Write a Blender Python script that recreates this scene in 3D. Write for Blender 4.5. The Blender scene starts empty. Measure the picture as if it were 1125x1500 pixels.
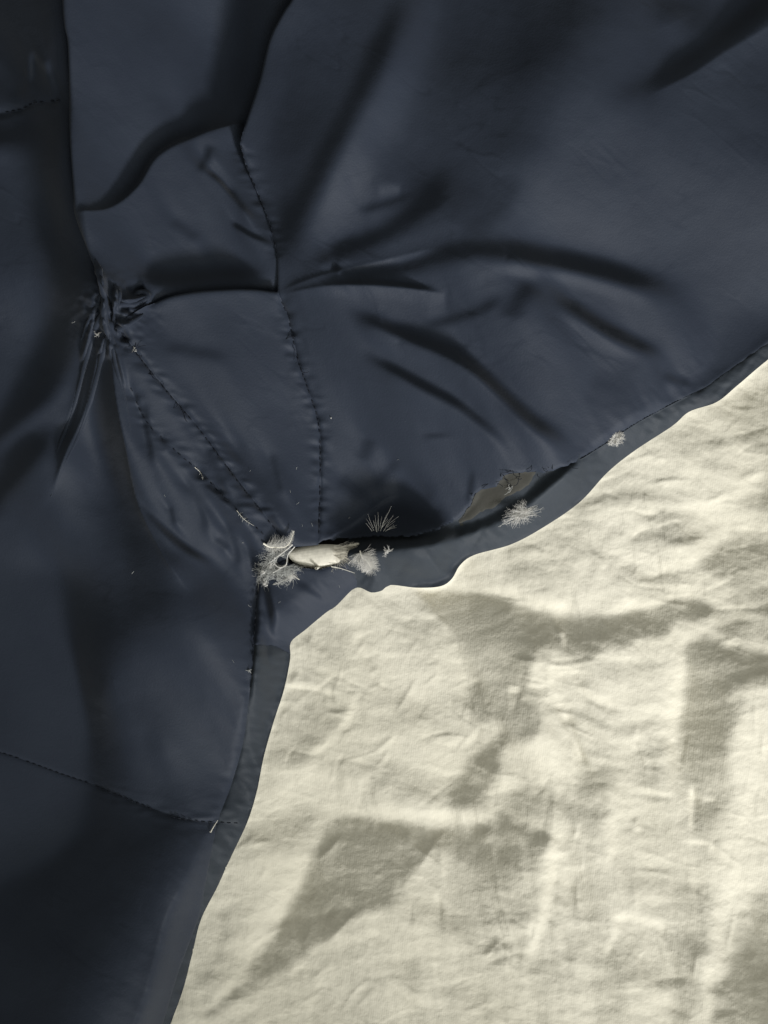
import bpy, math, random
import numpy as np

random.seed(7)
rng = np.random.default_rng(11)
scene = bpy.context.scene
col = scene.collection
S = 0.0003                      # metres per unit of the plan (0.3 mm)
CX, CY = 562.5, 750.0

# ------------------------------------------------------------------ camera
CAM_H = 1.0
cd = bpy.data.cameras.new("camera")
cam = bpy.data.objects.new("camera", cd)
col.objects.link(cam)
cam.location = (0, 0, CAM_H)
cam.rotation_euler = (0, 0, 0)
cd.sensor_fit = 'VERTICAL'
cd.sensor_height = 24
cd.lens = 24 * CAM_H / (1500 * S)
cd.clip_start = 0.05
cd.clip_end = 50
scene.camera = cam

# ------------------------------------------------------------------ light
AZ = math.radians(58)           # light comes from the lower right of the picture
EL = math.radians(24)
world = bpy.data.worlds.new("World")
scene.world = world
world.use_nodes = True
bg = world.node_tree.nodes["Background"]
bg.inputs[0].default_value = (1.0, 0.99, 0.86, 1)   # pale room light
bg.inputs[1].default_value = 0.165
ld = bpy.data.lights.new("window_sunlight", 'SPOT')
ld.energy = 236
ld.color = (1.0, 0.985, 0.97)
ld.shadow_soft_size = 0.2
ld.spot_size = math.radians(19.5)
ld.spot_blend = 1.0          # the pool of sun fades towards the edges of the window
lamp = bpy.data.objects.new("window_sunlight", ld)
col.objects.link(lamp)
LD = 2.2
lamp.location = (LD*math.cos(EL)*math.cos(AZ), -LD*math.cos(EL)*math.sin(AZ), LD*math.sin(EL))
from mathutils import Vector
lamp.rotation_euler = (Vector(lamp.location) - Vector(((740-CX)*S, -(420-CY)*S, 0))).to_track_quat('Z', 'Y').to_euler()

# the bright sky in the same window, higher up and broad
sd_ = bpy.data.lights.new("window_skylight", 'AREA')
sd_.shape = 'RECTANGLE'; sd_.size = 1.6; sd_.size_y = 1.3
sd_.energy = 18.5
sd_.color = (0.99, 1.0, 0.91)
sky = bpy.data.objects.new("window_skylight", sd_)
col.objects.link(sky)
EL2, AZ2 = math.radians(44), math.radians(62)
sky.location = (2.0*math.cos(EL2)*math.cos(AZ2), -2.0*math.cos(EL2)*math.sin(AZ2), 2.0*math.sin(EL2))
sky.rotation_euler = Vector(sky.location).to_track_quat('Z', 'Y').to_euler()

vs = scene.view_settings
vs.view_transform = 'Standard'
vs.look = 'None'
vs.exposure = 0.0
vs.gamma = 1.0

# ------------------------------------------------------------------ plan grid
STEP = 2.0
def axis(lo, hi, n_out=56, g=1.06):
    core = np.arange(lo, hi + .1, STEP)
    d = STEP * g ** np.arange(1, n_out + 1)
    return np.concatenate([core[0] - np.cumsum(d)[::-1], core, core[-1] + np.cumsum(d)])
xs = axis(-120, 1246)
ys = axis(-120, 1620)
NX, NY = len(xs), len(ys)
X, Y = np.meshgrid(xs, ys)

def sstep(t):
    t = np.clip(t, 0, 1)
    return t * t * (3 - 2 * t)

def spline(pts, step=6.0, closed=False):
    P = np.array(pts, float)
    n = len(P)
    out = []
    rngk = range(n) if closed else range(n - 1)
    for i in rngk:
        if closed:
            p0, p1, p2, p3 = P[(i-1) % n], P[i], P[(i+1) % n], P[(i+2) % n]
        else:
            p1, p2 = P[i], P[i+1]
            p0 = P[i-1] if i > 0 else 2*p1 - p2
            p3 = P[i+2] if i + 2 < n else 2*p2 - p1
        L = np.linalg.norm(p2 - p1)
        m = max(1, int(L / step))
        t = (np.arange(m) / m)[:, None]
        out.append(0.5*((2*p1) + (-p0+p2)*t + (2*p0-5*p1+4*p2-p3)*t*t + (-p0+3*p1-3*p2+p3)*t**3))
    if not closed:
        out.append(P[-1:])
    return np.vstack(out)

def window(pts, pad):
    x0, y0 = pts.min(0) - pad
    x1, y1 = pts.max(0) + pad
    i0, i1 = np.searchsorted(xs, [x0, x1])
    j0, j1 = np.searchsorted(ys, [y0, y1])
    return slice(max(j0-1, 0), min(j1+1, NY)), slice(max(i0-1, 0), min(i1+1, NX))

def curve_dist(pts, pad, smooth=True, step=6.0):
    """signed distance (positive on the right hand of travel) and position 0..1 along a curve"""
    P = spline(pts, step) if smooth else np.array(pts, float)
    w = window(P, pad)
    x, y = X[w], Y[w]
    best = np.full(x.shape, 1e18); sd = np.zeros(x.shape); tt = np.zeros(x.shape)
    n = len(P) - 1
    for k in range(n):
        a, b = P[k], P[k+1]
        d = b - a
        L2 = d @ d + 1e-9
        u = np.clip(((x-a[0])*d[0] + (y-a[1])*d[1]) / L2, 0, 1)
        ex, ey = x - a[0] - u*d[0], y - a[1] - u*d[1]
        q = ex*ex + ey*ey
        m = q < best
        best[m] = q[m]
        c = d[0]*ey - d[1]*ex
        sd[m] = np.sign(c[m])
        tt[m] = ((k + u) / n)[m]
    return w, np.sqrt(best) * np.where(sd == 0, 1, sd), tt

def poly_sd(poly, far=90.0):
    """signed distance to a closed polygon (capped at far), positive inside"""
    P = np.array(poly, float)
    best = np.full(X.shape, far*far); ins = np.zeros(X.shape, bool)
    n = len(P)
    for k in range(n):
        a, b = P[k], P[(k+1) % n]
        d = b - a
        w = window(np.array([a, b]), far)
        if w[0].stop > w[0].start and w[1].stop > w[1].start:
            x, y = X[w], Y[w]
            L2 = d @ d + 1e-9
            u = np.clip(((x-a[0])*d[0] + (y-a[1])*d[1]) / L2, 0, 1)
            q = (x-a[0]-u*d[0])**2 + (y-a[1]-u*d[1])**2
            best[w] = np.minimum(best[w], q)
        if abs(d[1]) > 1e-9:
            j0, j1 = np.searchsorted(ys, [min(a[1], b[1]), max(a[1], b[1])])
            if j1 > j0:
                yy = Y[j0:j1]
                ins[j0:j1] ^= X[j0:j1] < d[0]*(yy-a[1])/d[1] + a[0]
    return np.sqrt(best) * np.where(ins, 1, -1)

def noise(sx, sy=None, ang=0.0, seed=0):
    """band-limited gaussian noise, unit variance, feature size sx by sy (in plan units)"""
    sy = sy or sx
    r = np.random.default_rng(seed)
    F = np.fft.rfft2(r.standard_normal((NY, NX)))
    ky = np.fft.fftfreq(NY, STEP)[:, None]; kx = np.fft.rfftfreq(NX, STEP)[None, :]
    c, s = math.cos(ang), math.sin(ang)
    u, v = kx*c + ky*s, -kx*s + ky*c
    F *= np.exp(-((u*sx)**2 + (v*sy)**2) * 6)
    F[0, 0] = 0
    n = np.fft.irfft2(F, (NY, NX))
    return n / n.std()

LX, LY = math.cos(AZ), math.sin(AZ)
TEL = math.tan(EL)
def relief(b, mu_len, lam=0.03, clip=1.3, gain=1.0):
    """a height field whose slope towards the light follows 1-b (b=1 lies level)"""
    p = TEL * np.clip(1 - b, -clip, clip)
    p = np.where(p > 0, p*gain, p*(1 + .5*(gain-1)))
    p = p - p.mean()
    ky = 2*np.pi*np.fft.fftfreq(NY, STEP)[:, None]; kx = 2*np.pi*np.fft.rfftfreq(NX, STEP)[None, :]
    kl = kx*LX + ky*LY; kp = -kx*LY + ky*LX
    H = -1j*kl*np.fft.rfft2(p) / (kl**2 + lam*kp**2 + (1/mu_len)**2)
    return np.fft.irfft2(H, (NY, NX))

class Paint:
    def __init__(self, base=1.0):
        self.b = np.full(X.shape, base); self.wob = 0.0
    def stroke(self, pts, val, wl, wr=None, a=1.0, taper=0.25, hard=1.0):
        wr = wr or wl
        w, d, t = curve_dist(pts, 3*max(wl, wr))
        ww = np.where(d > 0, wr, wl)
        k = np.exp(-(np.abs(d)/ww)**(2*hard)) * a
        if taper > 0:
            k = k * sstep(t/taper) * sstep((1-t)/taper)
        self.b[w] = self.b[w]*(1-k) + val*k
    def fill(self, poly, val, soft=20, a=1.0):
        P = spline(poly, 12, closed=True)
        sd = poly_sd(P) + self.wob
        k = sstep(sd/soft*0.5 + 0.5) * a
        self.b = self.b*(1-k) + val*k

def ridge(H, pts, amp, wl, wr, taper=0.2, pw=1.0):
    w, d, t = curve_dist(pts, 4*max(wl, wr))
    ww = np.where(d > 0, wr, wl)
    k = amp * np.exp(-(np.abs(d)/ww)**pw)
    if taper > 0:
        k = k * sstep(t/taper) * sstep((1-t)/taper)
    H[w] += k

# ------------------------------------------------------------------ materials
def new_mat(name):
    m = bpy.data.materials.new(name); m.use_nodes = True
    nt = m.node_tree
    return m, nt, nt.nodes["Principled BSDF"]
def N(nt, t, **kw):
    n = nt.nodes.new(t)
    for k, v in kw.items():
        if k in n.inputs: n.inputs[k].default_value = v
        else: setattr(n, k, v)
    return n
def math_node(nt, op, a, b):
    n = nt.nodes.new('ShaderNodeMath'); n.operation = op
    for i, v in enumerate((a, b)):
        if isinstance(v, (int, float)): n.inputs[i].default_value = v
        else: nt.links.new(v, n.inputs[i])
    return n.outputs[0]
def ramp(nt, fac, c0, c1, p0=0.0, p1=1.0):
    r = nt.nodes.new('ShaderNodeValToRGB')
    r.color_ramp.elements[0].color = (*c0, 1); r.color_ramp.elements[1].color = (*c1, 1)
    r.color_ramp.elements[0].position = p0; r.color_ramp.elements[1].position = p1
    nt.links.new(fac, r.inputs[0]); return r.outputs[0]

def shell_material(name, c0, c1, rough=0.62, sheen=0.10):
    m, nt, p = new_mat(name)
    tc = N(nt, 'ShaderNodeTexCoord')
    n1 = N(nt, 'ShaderNodeTexNoise', Scale=28.0, Detail=4.0); nt.links.new(tc.outputs['Object'], n1.inputs[0])
    nt.links.new(ramp(nt, n1.outputs[0], c0, c1, .35, .65), p.inputs['Base Color'])
    n2 = N(nt, 'ShaderNodeTexNoise', Scale=1100.0, Detail=3.0); nt.links.new(tc.outputs['Object'], n2.inputs[0])
    n3 = N(nt, 'ShaderNodeTexNoise', Scale=190.0, Detail=5.0); nt.links.new(tc.outputs['Object'], n3.inputs[0])
    b1 = N(nt, 'ShaderNodeBump', Strength=0.5, Distance=0.00016); nt.links.new(n2.outputs[0], b1.inputs['Height'])
    b2 = N(nt, 'ShaderNodeBump', Strength=0.25, Distance=0.0002); nt.links.new(n3.outputs[0], b2.inputs['Height'])
    nt.links.new(b1.outputs[0], b2.inputs['Normal']); nt.links.new(b2.outputs[0], p.inputs['Normal'])
    p.inputs['Roughness'].default_value = rough
    p.inputs['Sheen Weight'].default_value = sheen
    p.inputs['Sheen Roughness'].default_value = 0.5
    p.inputs['Specular IOR Level'].default_value = 0.22
    return m
M_shell = shell_material("navy_nylon", (0.0180, 0.0250, 0.0425), (0.0225, 0.0305, 0.0495))
M_hem = shell_material("navy_nylon_hem", (0.022, 0.029, 0.041), (0.027, 0.035, 0.047))
M_lining_lit = shell_material('taupe_lining_sunlit', (0.033, 0.034, 0.031), (0.044, 0.043, 0.037), .7, .1)  # taupe lining, made paler in colour where sun falls through the seam
M_lining = shell_material("taupe_lining", (0.030, 0.033, 0.032), (0.040, 0.042, 0.038), .7, .1)

def plain(name, c, rough=.7, sss=0.0):
    m, nt, p = new_mat(name)
    tc = N(nt, 'ShaderNodeTexCoord')
    n = N(nt, 'ShaderNodeTexNoise', Scale=600.0, Detail=3.0); nt.links.new(tc.outputs['Object'], n.inputs[0])
    nt.links.new(ramp(nt, n.outputs[0], [v*.85 for v in c], [min(1, v*1.08) for v in c], .3, .7), p.inputs['Base Color'])
    p.inputs['Roughness'].default_value = rough
    p.inputs['Specular IOR Level'].default_value = 0.25
    return m
M_thread = plain("dark_navy_thread", (0.012, 0.015, 0.024), .8)
M_down = plain("white_down", (0.98, 0.97, 0.95), .8)
M_quill = plain("pale_quill", (0.88, 0.85, 0.76), .45)
M_vane = plain("cream_vane", (0.74, 0.71, 0.625), .75)
def fluff(m, w=.45):
    nt = m.node_tree; p = nt.nodes["Principled BSDF"]; out = nt.nodes["Material Output"]
    t = nt.nodes.new('ShaderNodeBsdfTranslucent'); t.inputs[0].default_value = (.95, .93, .88, 1)
    mx = nt.nodes.new('ShaderNodeMixShader'); mx.inputs[0].default_value = w
    nt.links.new(p.outputs[0], mx.inputs[1]); nt.links.new(t.outputs[0], mx.inputs[2]); nt.links.new(mx.outputs[0], out.inputs[0])
fluff(M_down, .4)
M_grey = plain("grey_down", (0.56, 0.57, 0.56), .85)

def sheet_material():
    m, nt, p = new_mat("cream_cotton")
    tc = N(nt, 'ShaderNodeTexCoord')
    n1 = N(nt, 'ShaderNodeTexNoise', Scale=14.0, Detail=5.0); nt.links.new(tc.outputs['Object'], n1.inputs[0])
    nt.links.new(ramp(nt, n1.outputs[0], (0.69, 0.66, 0.56), (0.725, 0.695, 0.60), .35, .65), p.inputs['Base Color'])
    p.inputs['Roughness'].default_value = .9
    p.inputs['Specular IOR Level'].default_value = .15
    mp = N(nt, 'ShaderNodeMapping'); mp.inputs['Rotation'].default_value = (0, 0, math.radians(6))
    nt.links.new(tc.outputs['Object'], mp.inputs[0])
    w = N(nt, 'ShaderNodeTexWave', Scale=330.0, Distortion=1.5, Detail=2.0)
    w.inputs['Detail Scale'].default_value = 0.6
    nt.links.new(mp.outputs[0], w.inputs[0])
    n2 = N(nt, 'ShaderNodeTexNoise', Scale=650.0, Detail=4.0); nt.links.new(tc.outputs['Object'], n2.inputs[0])
    n3 = N(nt, 'ShaderNodeTexNoise', Scale=260.0, Detail=5.0); nt.links.new(tc.outputs['Object'], n3.inputs[0])
    b1 = N(nt, 'ShaderNodeBump', Strength=0.22, Distance=0.0001); nt.links.new(w.outputs['Fac'], b1.inputs['Height'])
    b2 = N(nt, 'ShaderNodeBump', Strength=0.6, Distance=0.0003); nt.links.new(n2.outputs[0], b2.inputs['Height'])
    b3 = N(nt, 'ShaderNodeBump', Strength=0.35, Distance=0.0006); nt.links.new(n3.outputs[0], b3.inputs['Height'])
    nt.links.new(b1.outputs[0], b2.inputs['Normal']); nt.links.new(b2.outputs[0], b3.inputs['Normal'])
    nt.links.new(b3.outputs[0], p.inputs['Normal'])
    return m
M_sheet = sheet_material()

# ------------------------------------------------------------------ mesh helpers
def link(name, me, parent=None):
    o = bpy.data.objects.new(name, me); col.objects.link(o)
    if parent: o.parent = parent
    return o
def mesh_np(name, V, F, mat, parent=None):
    me = bpy.data.meshes.new(name)
    F = np.asarray(F); k = F.shape[1]
    me.vertices.add(len(V)); me.vertices.foreach_set('co', np.asarray(V, np.float32).ravel())
    me.loops.add(F.size); me.loops.foreach_set('vertex_index', F.astype(np.int32).ravel())
    me.polygons.add(len(F))
    me.polygons.foreach_set('loop_start', np.arange(0, F.size, k, dtype=np.int32))
    me.polygons.foreach_set('use_smooth', np.ones(len(F), bool))
    me.update(calc_edges=True); me.validate()
    me.materials.append(mat)
    return link(name, me, parent)
def to_world(x, y, z):
    return np.stack([(x-CX)*S, -(y-CY)*S, z*S], -1)
def sheet_mesh(name, Z, sd, mat, parent=None, off=0.0):
    """cut the grid along sd=0 (positive inside); border points slide onto the cut"""
    keep = sd > off
    q = keep[:-1, :-1] | keep[1:, :-1] | keep[:-1, 1:] | keep[1:, 1:]
    gx = np.gradient(sd, axis=1) / np.gradient(X, axis=1)
    gy = np.gradient(sd, axis=0) / np.gradient(Y, axis=0)
    gl = np.sqrt(gx*gx + gy*gy) + 1e-6
    mv = np.where(keep, 0, np.clip(off - sd, 0, 6))
    x = X + gx/gl*mv; y = Y + gy/gl*mv
    idx = np.full(X.shape, -1)
    jj, ii = np.nonzero(q)
    use = np.zeros(X.shape, bool)
    for dj in (0, 1):
        for di in (0, 1):
            use[jj+dj, ii+di] = True
    idx[use] = np.arange(use.sum())
    V = to_world(x[use], y[use], Z[use])
    F = np.stack([idx[jj, ii], idx[jj+1, ii], idx[jj+1, ii+1], idx[jj, ii+1]], -1)
    return mesh_np(name, V, F, mat, parent)

class Tubes:
    def __init__(self): self.V = []; self.F = []; self.n = 0
    def add(self, pts, r0, r1, sides=4):
        P = np.array(pts, float); m = len(P)
        T = np.gradient(P, axis=0); T /= np.linalg.norm(T, axis=1)[:, None] + 1e-9
        up = np.array([0, 0, 1.0])
        A = np.cross(T, up); l = np.linalg.norm(A, axis=1)
        A[l < 1e-3] = (1, 0, 0); A /= np.linalg.norm(A, axis=1)[:, None]
        B = np.cross(A, T)
        r = np.linspace(r0, r1, m)[:, None]
        ang = np.arange(sides) * 2*np.pi/sides
        ring = P[:, None, :] + r[:, None, :]*(A[:, None, :]*np.cos(ang)[None, :, None] + B[:, None, :]*np.sin(ang)[None, :, None])
        self.V.append(ring.reshape(-1, 3))
        for k in range(m-1):
            for s in range(sides):
                a = self.n + k*sides + s; b = self.n + k*sides + (s+1) % sides
                self.F.append((a, b, b+sides, a+sides))
        self.n += m*sides
    def build(self, name, mat, parent=None, origin=None):
        V = np.vstack(self.V)
        W = to_world(V[:, 0], V[:, 1], V[:, 2])
        if origin is not None: W = W - np.array(origin)
        return mesh_np(name, W, self.F, mat, parent)

def tag(o, label=None, cat=None, group=None, kind=None):
    for k, v in (('label', label), ('category', cat), ('group', group), ('kind', kind)):
        if v: o[k] = v
def empty(name, loc=(0, 0, 0)):
    o = bpy.data.objects.new(name, None); col.objects.link(o); o.location = loc
    o.empty_display_size = .01
    return o

# ------------------------------------------------------------------ outline of the jacket
OUT = [(2400, -320), (1400, 330), (1200, 470), (1125, 527), (1080, 565), (1050, 589), (1010, 603), (985, 624), (930, 660), (890, 692),
       (850, 735), (800, 770), (750, 797), (695, 813), (674, 828), (662, 848), (645, 859), (610, 861), (572, 857), (560, 865),
       (544, 868), (528, 861), (516, 864), (492, 888), (478, 897), (448, 922), (426, 941), (425, 965), (416, 1010), (400, 1060),
       (386, 1110), (376, 1160), (362, 1205), (340, 1252), (318, 1300), (294, 1348), (281, 1400), (268, 1450), (250, 1500),
       (215, 1600), (120, 1800), (-100, 2300)]
OUTS = np.vstack([spline(OUT, 5), [(-2600, 2300), (-2600, -2600), (2400, -2600)]])
SDO = poly_sd(OUTS, 420.0)
SDC = np.maximum(SDO, 0)

# ------------------------------------------------------------------ bedsheet
def build_sheet():
    p = Paint(1.0)
    p.wob = 4.0*noise(34, seed=61) + 2.5*noise(13, seed=62)
    f, s = p.fill, p.stroke
    q = lambda L: [(562 + x/2, 750 + y/2) for x, y in L]
    h = lambda L: [(x/2, 750 + y/2) for x, y in L]
    # broad undulation
    f([(620,1170),(800,1150),(960,1220),(1000,1330),(980,1650),(500,1650),(400,1460),(560,1390)], .74, 110)
    f(q([(650,950),(860,960),(850,1300),(700,1330),(640,1200)]), .62, 60)
    f([(370,960),(520,960),(560,1120),(420,1260),(340,1260)], .92, 60)
    # hollow left and above of the ridge that runs down from the right
    f(q([(118,246),(300,238),(480,290),(590,318),(700,300),(820,283),(945,288),(870,328),(760,372),(640,405),(560,412),(450,402),(428,500),(462,590),(420,660),(360,705),(330,785),(275,862),(208,858),(222,800),(270,720),(330,640),(318,600),(250,490),(220,430),(170,330)]), -.2, 13)
    f([(626,876),(700,872),(760,885),(740,950),(690,960)], -.45, 10)
    s(q([(150,232),(300,226),(470,268),(600,296)]), 1.5, 8)
    s(q([(100,270),(160,370),(230,480),(250,560)]), 1.4, 14)
    s(q([(640,300),(740,275),(840,262)]), 1.4, 8)
    f(q([(40,575),(180,560),(320,560),(330,610),(200,640),(60,640)]), .3, 16)
    # diagonal hollow near the bottom
    f(h([(965,930),(1030,905),(1125,908),(1330,920),(1600,930),(1585,1010),(1560,1075),(1450,1105),(1360,1060),(1320,1010),(1240,1030),(1170,1120),(1090,1160),(970,1262),(830,1335),(700,1432),(600,1470),(730,1345),(815,1220),(895,1060),(925,985)]), -.15, 13)
    s(h([(900,960),(850,1090),(770,1230),(680,1350)]), 1.4, 14)
    s(h([(1010,885),(1200,885),(1500,905)]), 1.35, 9)
    f(h([(1330,1010),(1450,1080),(1560,1050),(1560,1200),(1440,1260),(1350,1200)]), .4, 30, .8)
    # right-hand hollows
    f(q([(888,430),(905,405),(945,395),(1125,412),(1500,430),(1500,500),(1055,492),(1040,600),(1022,760),(1000,850),(920,870),(903,840),(862,710),(866,640),(884,540)]), -.1, 12)
    f(q([(900,800),(1010,800),(1000,900),(985,975),(930,985),(905,900)]), .25, 30)
    s(q([(868,400),(862,520),(838,640),(850,760)]), 1.35, 14)
    f(q([(930,150),(985,88),(1060,60),(1140,45),(1500,40),(1500,290),(1125,285),(1030,282),(1020,200),(975,165)]), .1, 14)
    s(q([(900,140),(960,80),(1040,45)]), 1.3, 10)
    f(q([(1030,320),(1125,310),(1500,310),(1500,385),(1040,380)]), .45, 18)
    f([(1085,600),(1125,560),(1300,560),(1300,760),(1118,760),(1112,690)], .25, 18)
    f(q([(850,1105),(960,1110),(975,1200),(925,1400),(885,1520),(880,1700),(858,1700),(856,1300)]), .15, 16)
    f(q([(1145,1120),(1090,1210),(1040,1310),(985,1400),(930,1500),(900,1700),(1700,1700),(1700,1120)]), .2, 11)
    s(q([(1060,1020),(1015,1130),(975,1290),(910,1450)]), 1.35, 16)
    s(q([(1100,560),(1080,760),(1060,900)]), 1.15, 24)
    # smaller hollows
    s(q([(535,580),(560,660),(590,720),(602,770)]), .0, 8)
    s(q([(515,620),(560,690),(580,740)]), 1.5, 5)
    f(q([(370,815),(460,800),(545,830),(620,760),(650,790),(640,900),(560,915),(540,880),(400,880)]), .25, 13)
    f(q([(640,1028),(668,1060),(655,1140),(610,1250),(545,1310),(560,1210),(530,1140),(580,1070)]), .25, 14)
    f(q([(760,690),(815,680),(815,790),(750,790)]), .45, 12)
    f(q([(640,1240),(690,1230),(700,1400),(720,1500),(620,1560),(610,1400)]), .45, 20)
    f(q([(80,1350),(240,1320),(220,1430),(120,1560),(70,1500)]), .55, 24)
    f(q([(50,1120),(200,1100),(270,1200),(180,1260),(70,1240)]), .65, 24)
    f(q([(30,780),(110,780),(90,830),(40,850)]), .55, 14)
    s(q([(400,1335),(500,1345),(600,1365)]), .5, 5)
    s(q([(520,895),(500,980),(475,1140),(440,1250),(405,1330)]), 1.7, 9)
    s(q([(655,880),(668,960),(672,1020)]), 1.5, 8)
    s(q([(640,1240),(680,1225),(640,1300)]), 1.3, 6)
    s(q([(905,790),(903,860),(900,940)]), 1.7, 4)
    s(q([(870,965),(960,975),(950,1010)]), 1.4, 4)
    s(q([(522,350),(532,398)]), 1.35, 4)
    s(q([(510,400),(490,460),(500,540),(540,600)]), 1.4, 5)
    s(q([(570,520),(660,560),(740,580)]), 1.4, 6); s(q([(560,530),(650,580),(720,592)]), .5, 4)
    s(q([(600,425),(700,430),(800,440)]), 1.3, 6); s(q([(450,575),(560,590),(700,650)]), .55, 5)
    s(q([(680,830),(780,838),(880,850)]), .5, 5); s(q([(680,815),(780,822),(880,832)]), 1.4, 5)
    s(q([(660,1180),(740,1190),(840,1215)]), 1.3, 7)
    # beside the jacket
    f([(660,842),(700,822),(760,808),(790,830),(740,850),(690,862)], .8, 16)
    f(q([(370,90),(430,70),(480,80),(470,150),(400,180),(360,150)]), .4, 18)
    f(q([(380,100),(560,10),(640,-10),(600,90),(480,170)]), .62, 26)
    f(h([(830,530),(960,520),(940,690),(800,700)]), .55, 24)
    s(h([(1030,560),(960,650),(880,740)]), .45, 9); s(h([(1000,640),(930,700),(880,760)]), 1.45, 7)
    f(h([(730,915),(850,880),(930,920),(860,990),(720,1000)]), .5, 22)
    f(h([(950,320),(1010,360),(990,520),(960,520)]), .75, 14)
    f([(560,1020),(660,1040),(680,1090),(600,1080)], .8, 26)
    s([(530,1170),(570,1140),(610,1120)], .5, 10)
    s([(305,1345),(330,1350),(318,1420)], .6, 8)
    s([(280,1440),(310,1430),(345,1435)], .55, 9)
    s(h([(920,1010),(840,1090),(760,1170),(700,1240)]), 1.3, 6); s(h([(700,1350),(620,1440),(560,1460)]), 1.2, 8)
    s(h([(830,510),(930,520),(1030,545)]), 1.4, 5); s(h([(840,530),(940,545)]), .6, 5)
    s(h([(860,400),(960,440),(1060,470)]), .75, 6)
    s(h([(600,1350),(640,1360),(690,1350)]), .5, 7)
    f(h([(740,820),(850,780),(860,880),(730,900)]), 1.25, 24)
    # low crossing creases
    for pts, v, w in [([(690,760),(800,750),(900,730),(1000,722)], .6, 9), ([(790,700),(900,690),(960,695)], .65, 8),
                      ([(820,690),(830,760),(820,850)], .8, 7), ([(900,800),(960,790),(1040,790)], .55, 8),
                      ([(760,790),(840,800),(920,830),(980,870)], .65, 8), ([(860,870),(880,800),(920,770)], .7, 7),
                      ([(550,900),(600,920),(640,930)], .75, 8), ([(960,640),(1010,650),(1070,640)], .7, 7),
                      ([(760,680),(860,650),(980,640)], .8, 6), ([(880,845),(960,850),(1020,842)], .5, 7),
                      ([(970,690),(1000,720),(985,760)], .7, 8), ([(1000,610),(1040,640),(1060,690)], .75, 9), ([(930,735),(1000,745),(1060,735)], 1.3, 6),
                      ([(700,730),(780,722),(850,728)], 1.25, 6), ([(830,640),(900,625),(980,628)], 1.25, 6),
                      ([(440,1060),(520,1050),(600,1060)], .7, 7), ([(420,1110),(520,1130),(600,1110)], .8, 8),
                      ([(600,1400),(640,1340),(700,1320)], .7, 12), ([(560,1480),(640,1450),(700,1460)], .7, 12),
                      ([(480,1100),(510,1050),(530,1000)], 1.35, 5), ([(430,1150),(470,1110)], 1.3, 6)]:
        s(pts, v, w)
    b = p.b
    rough = .55 + .6*sstep(noise(110, seed=19)*.5 + .4)
    b = b + .07*noise(34, 14, math.radians(-12), 1)*rough + .10*noise(52, 22, math.radians(8), 3)
    cr = noise(70, 11, math.radians(-8), 4); cr2 = noise(60, 11, math.radians(70), 5)
    b = b - .45*np.exp(-(cr/.10)**2) *sstep(noise(50, seed=63)+.3) + .4*np.exp(-((cr-.22)/.12)**2)*sstep((noise(60, seed=6)+.4)) - .4*np.exp(-(cr2/.10)**2)*sstep(noise(70, seed=8))
    b = b + (.08*noise(44, 6, math.radians(-10), 9) + .06*noise(40, 5, math.radians(16), 64) + .07*noise(60, 7, math.radians(82), 65)*sstep((Y-950)/300))*rough + .09*noise(5, 3, 0, 12)
    H = relief(b, 230, gain=1.1)
    am = .6 + .5*sstep(noise(90, seed=14)*.5 + .5)
    H += am*(1.2*np.abs(noise(120, 46, math.radians(-10), 15)) + .55*np.abs(noise(70, 22, math.radians(-14), 16))
             + 1.0*np.abs(noise(110, 40, math.radians(75), 17)) + .16*np.abs(noise(24, 11, math.radians(-18), 18)))
    r = random.Random(401)
    for cx_, cy_, rx, ry, ang, spread, n_, amp in [(880,700,170,90,-8,14,34,1.5), (800,990,90,60,14,16,16,1.6), (960,860,130,60,-4,18,16,1.3), (620,960,70,60,-25,22,12,1.3),
            (900,1200,190,160,84,16,34,1.5), (760,1330,160,130,70,24,26,1.5), (500,1090,80,120,-52,18,18,1.4), (400,1340,70,110,-40,24,14,1.2), (950,1180,120,90,6,10,12,1.2),
            (480,1000,70,50,8,14,12,1.3), (640,1120,90,90,-20,40,16,1.3), (1060,660,60,80,-14,22,12,1.3), (560,1440,120,60,-10,30,14,1.2)]:
        for k in range(n_):
            x0, y0 = cx_ + r.gauss(0, rx*.6), cy_ + r.gauss(0, ry*.6)
            a = math.radians(ang + r.gauss(0, spread)); L = r.uniform(25, 95); bend = r.gauss(0, .25)
            pts = [(x0 + math.cos(a + bend*u)*L*u, y0 + math.sin(a + bend*u)*L*u) for u in (-.5, -.2, .1, .5)]
            w0 = r.uniform(1.7, 5.0)
            ridge(H, pts, amp*r.choice((1, 1, -1))*r.uniform(.4, 1.3)*(w0/3.3), w0, w0*r.uniform(1.0, 2.4), taper=.4, pw=1.4)
    # beyond the modelled stretch the sheet runs out in gentle waves
    outd = np.hypot(np.maximum(np.maximum(-100 - X, X - 1226), 0), np.maximum(np.maximum(-100 - Y, Y - 1600), 0))
    k = np.exp(-outd/70)
    H = H*k + (1-k)*5*(np.sin(X/97 + Y/160) + .7*np.sin(Y/71 - X/210 + 1) + .5*np.sin(X/43 + Y/57))
    ridge(H, [(1340,1310),(1235,1430),(1130,1590),(1090,1760)], 46, 70, 70)  # unseen sheet fold, raised to cast shade into the lower right corner
    edge = np.minimum.reduce([X - xs[0], xs[-1] - X, Y - ys[0], ys[-1] - Y])
    H = H * sstep(edge/500)
    # lies pressed flat where the jacket rests on it
    k = sstep((SDO + 8)/40)
    H = H*(1-k) + (-2 - 3*sstep(SDO/40))*k
    return H
HS = build_sheet()
o = sheet_mesh("bedsheet", HS, -SDO + 60, M_sheet)
tag(o, "crumpled cream cotton bedsheet in low sunlight, spread under the navy jacket", "bedsheet")

# ------------------------------------------------------------------ jacket relief
p = Paint(1.0)
f, s = p.fill, p.stroke
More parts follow.
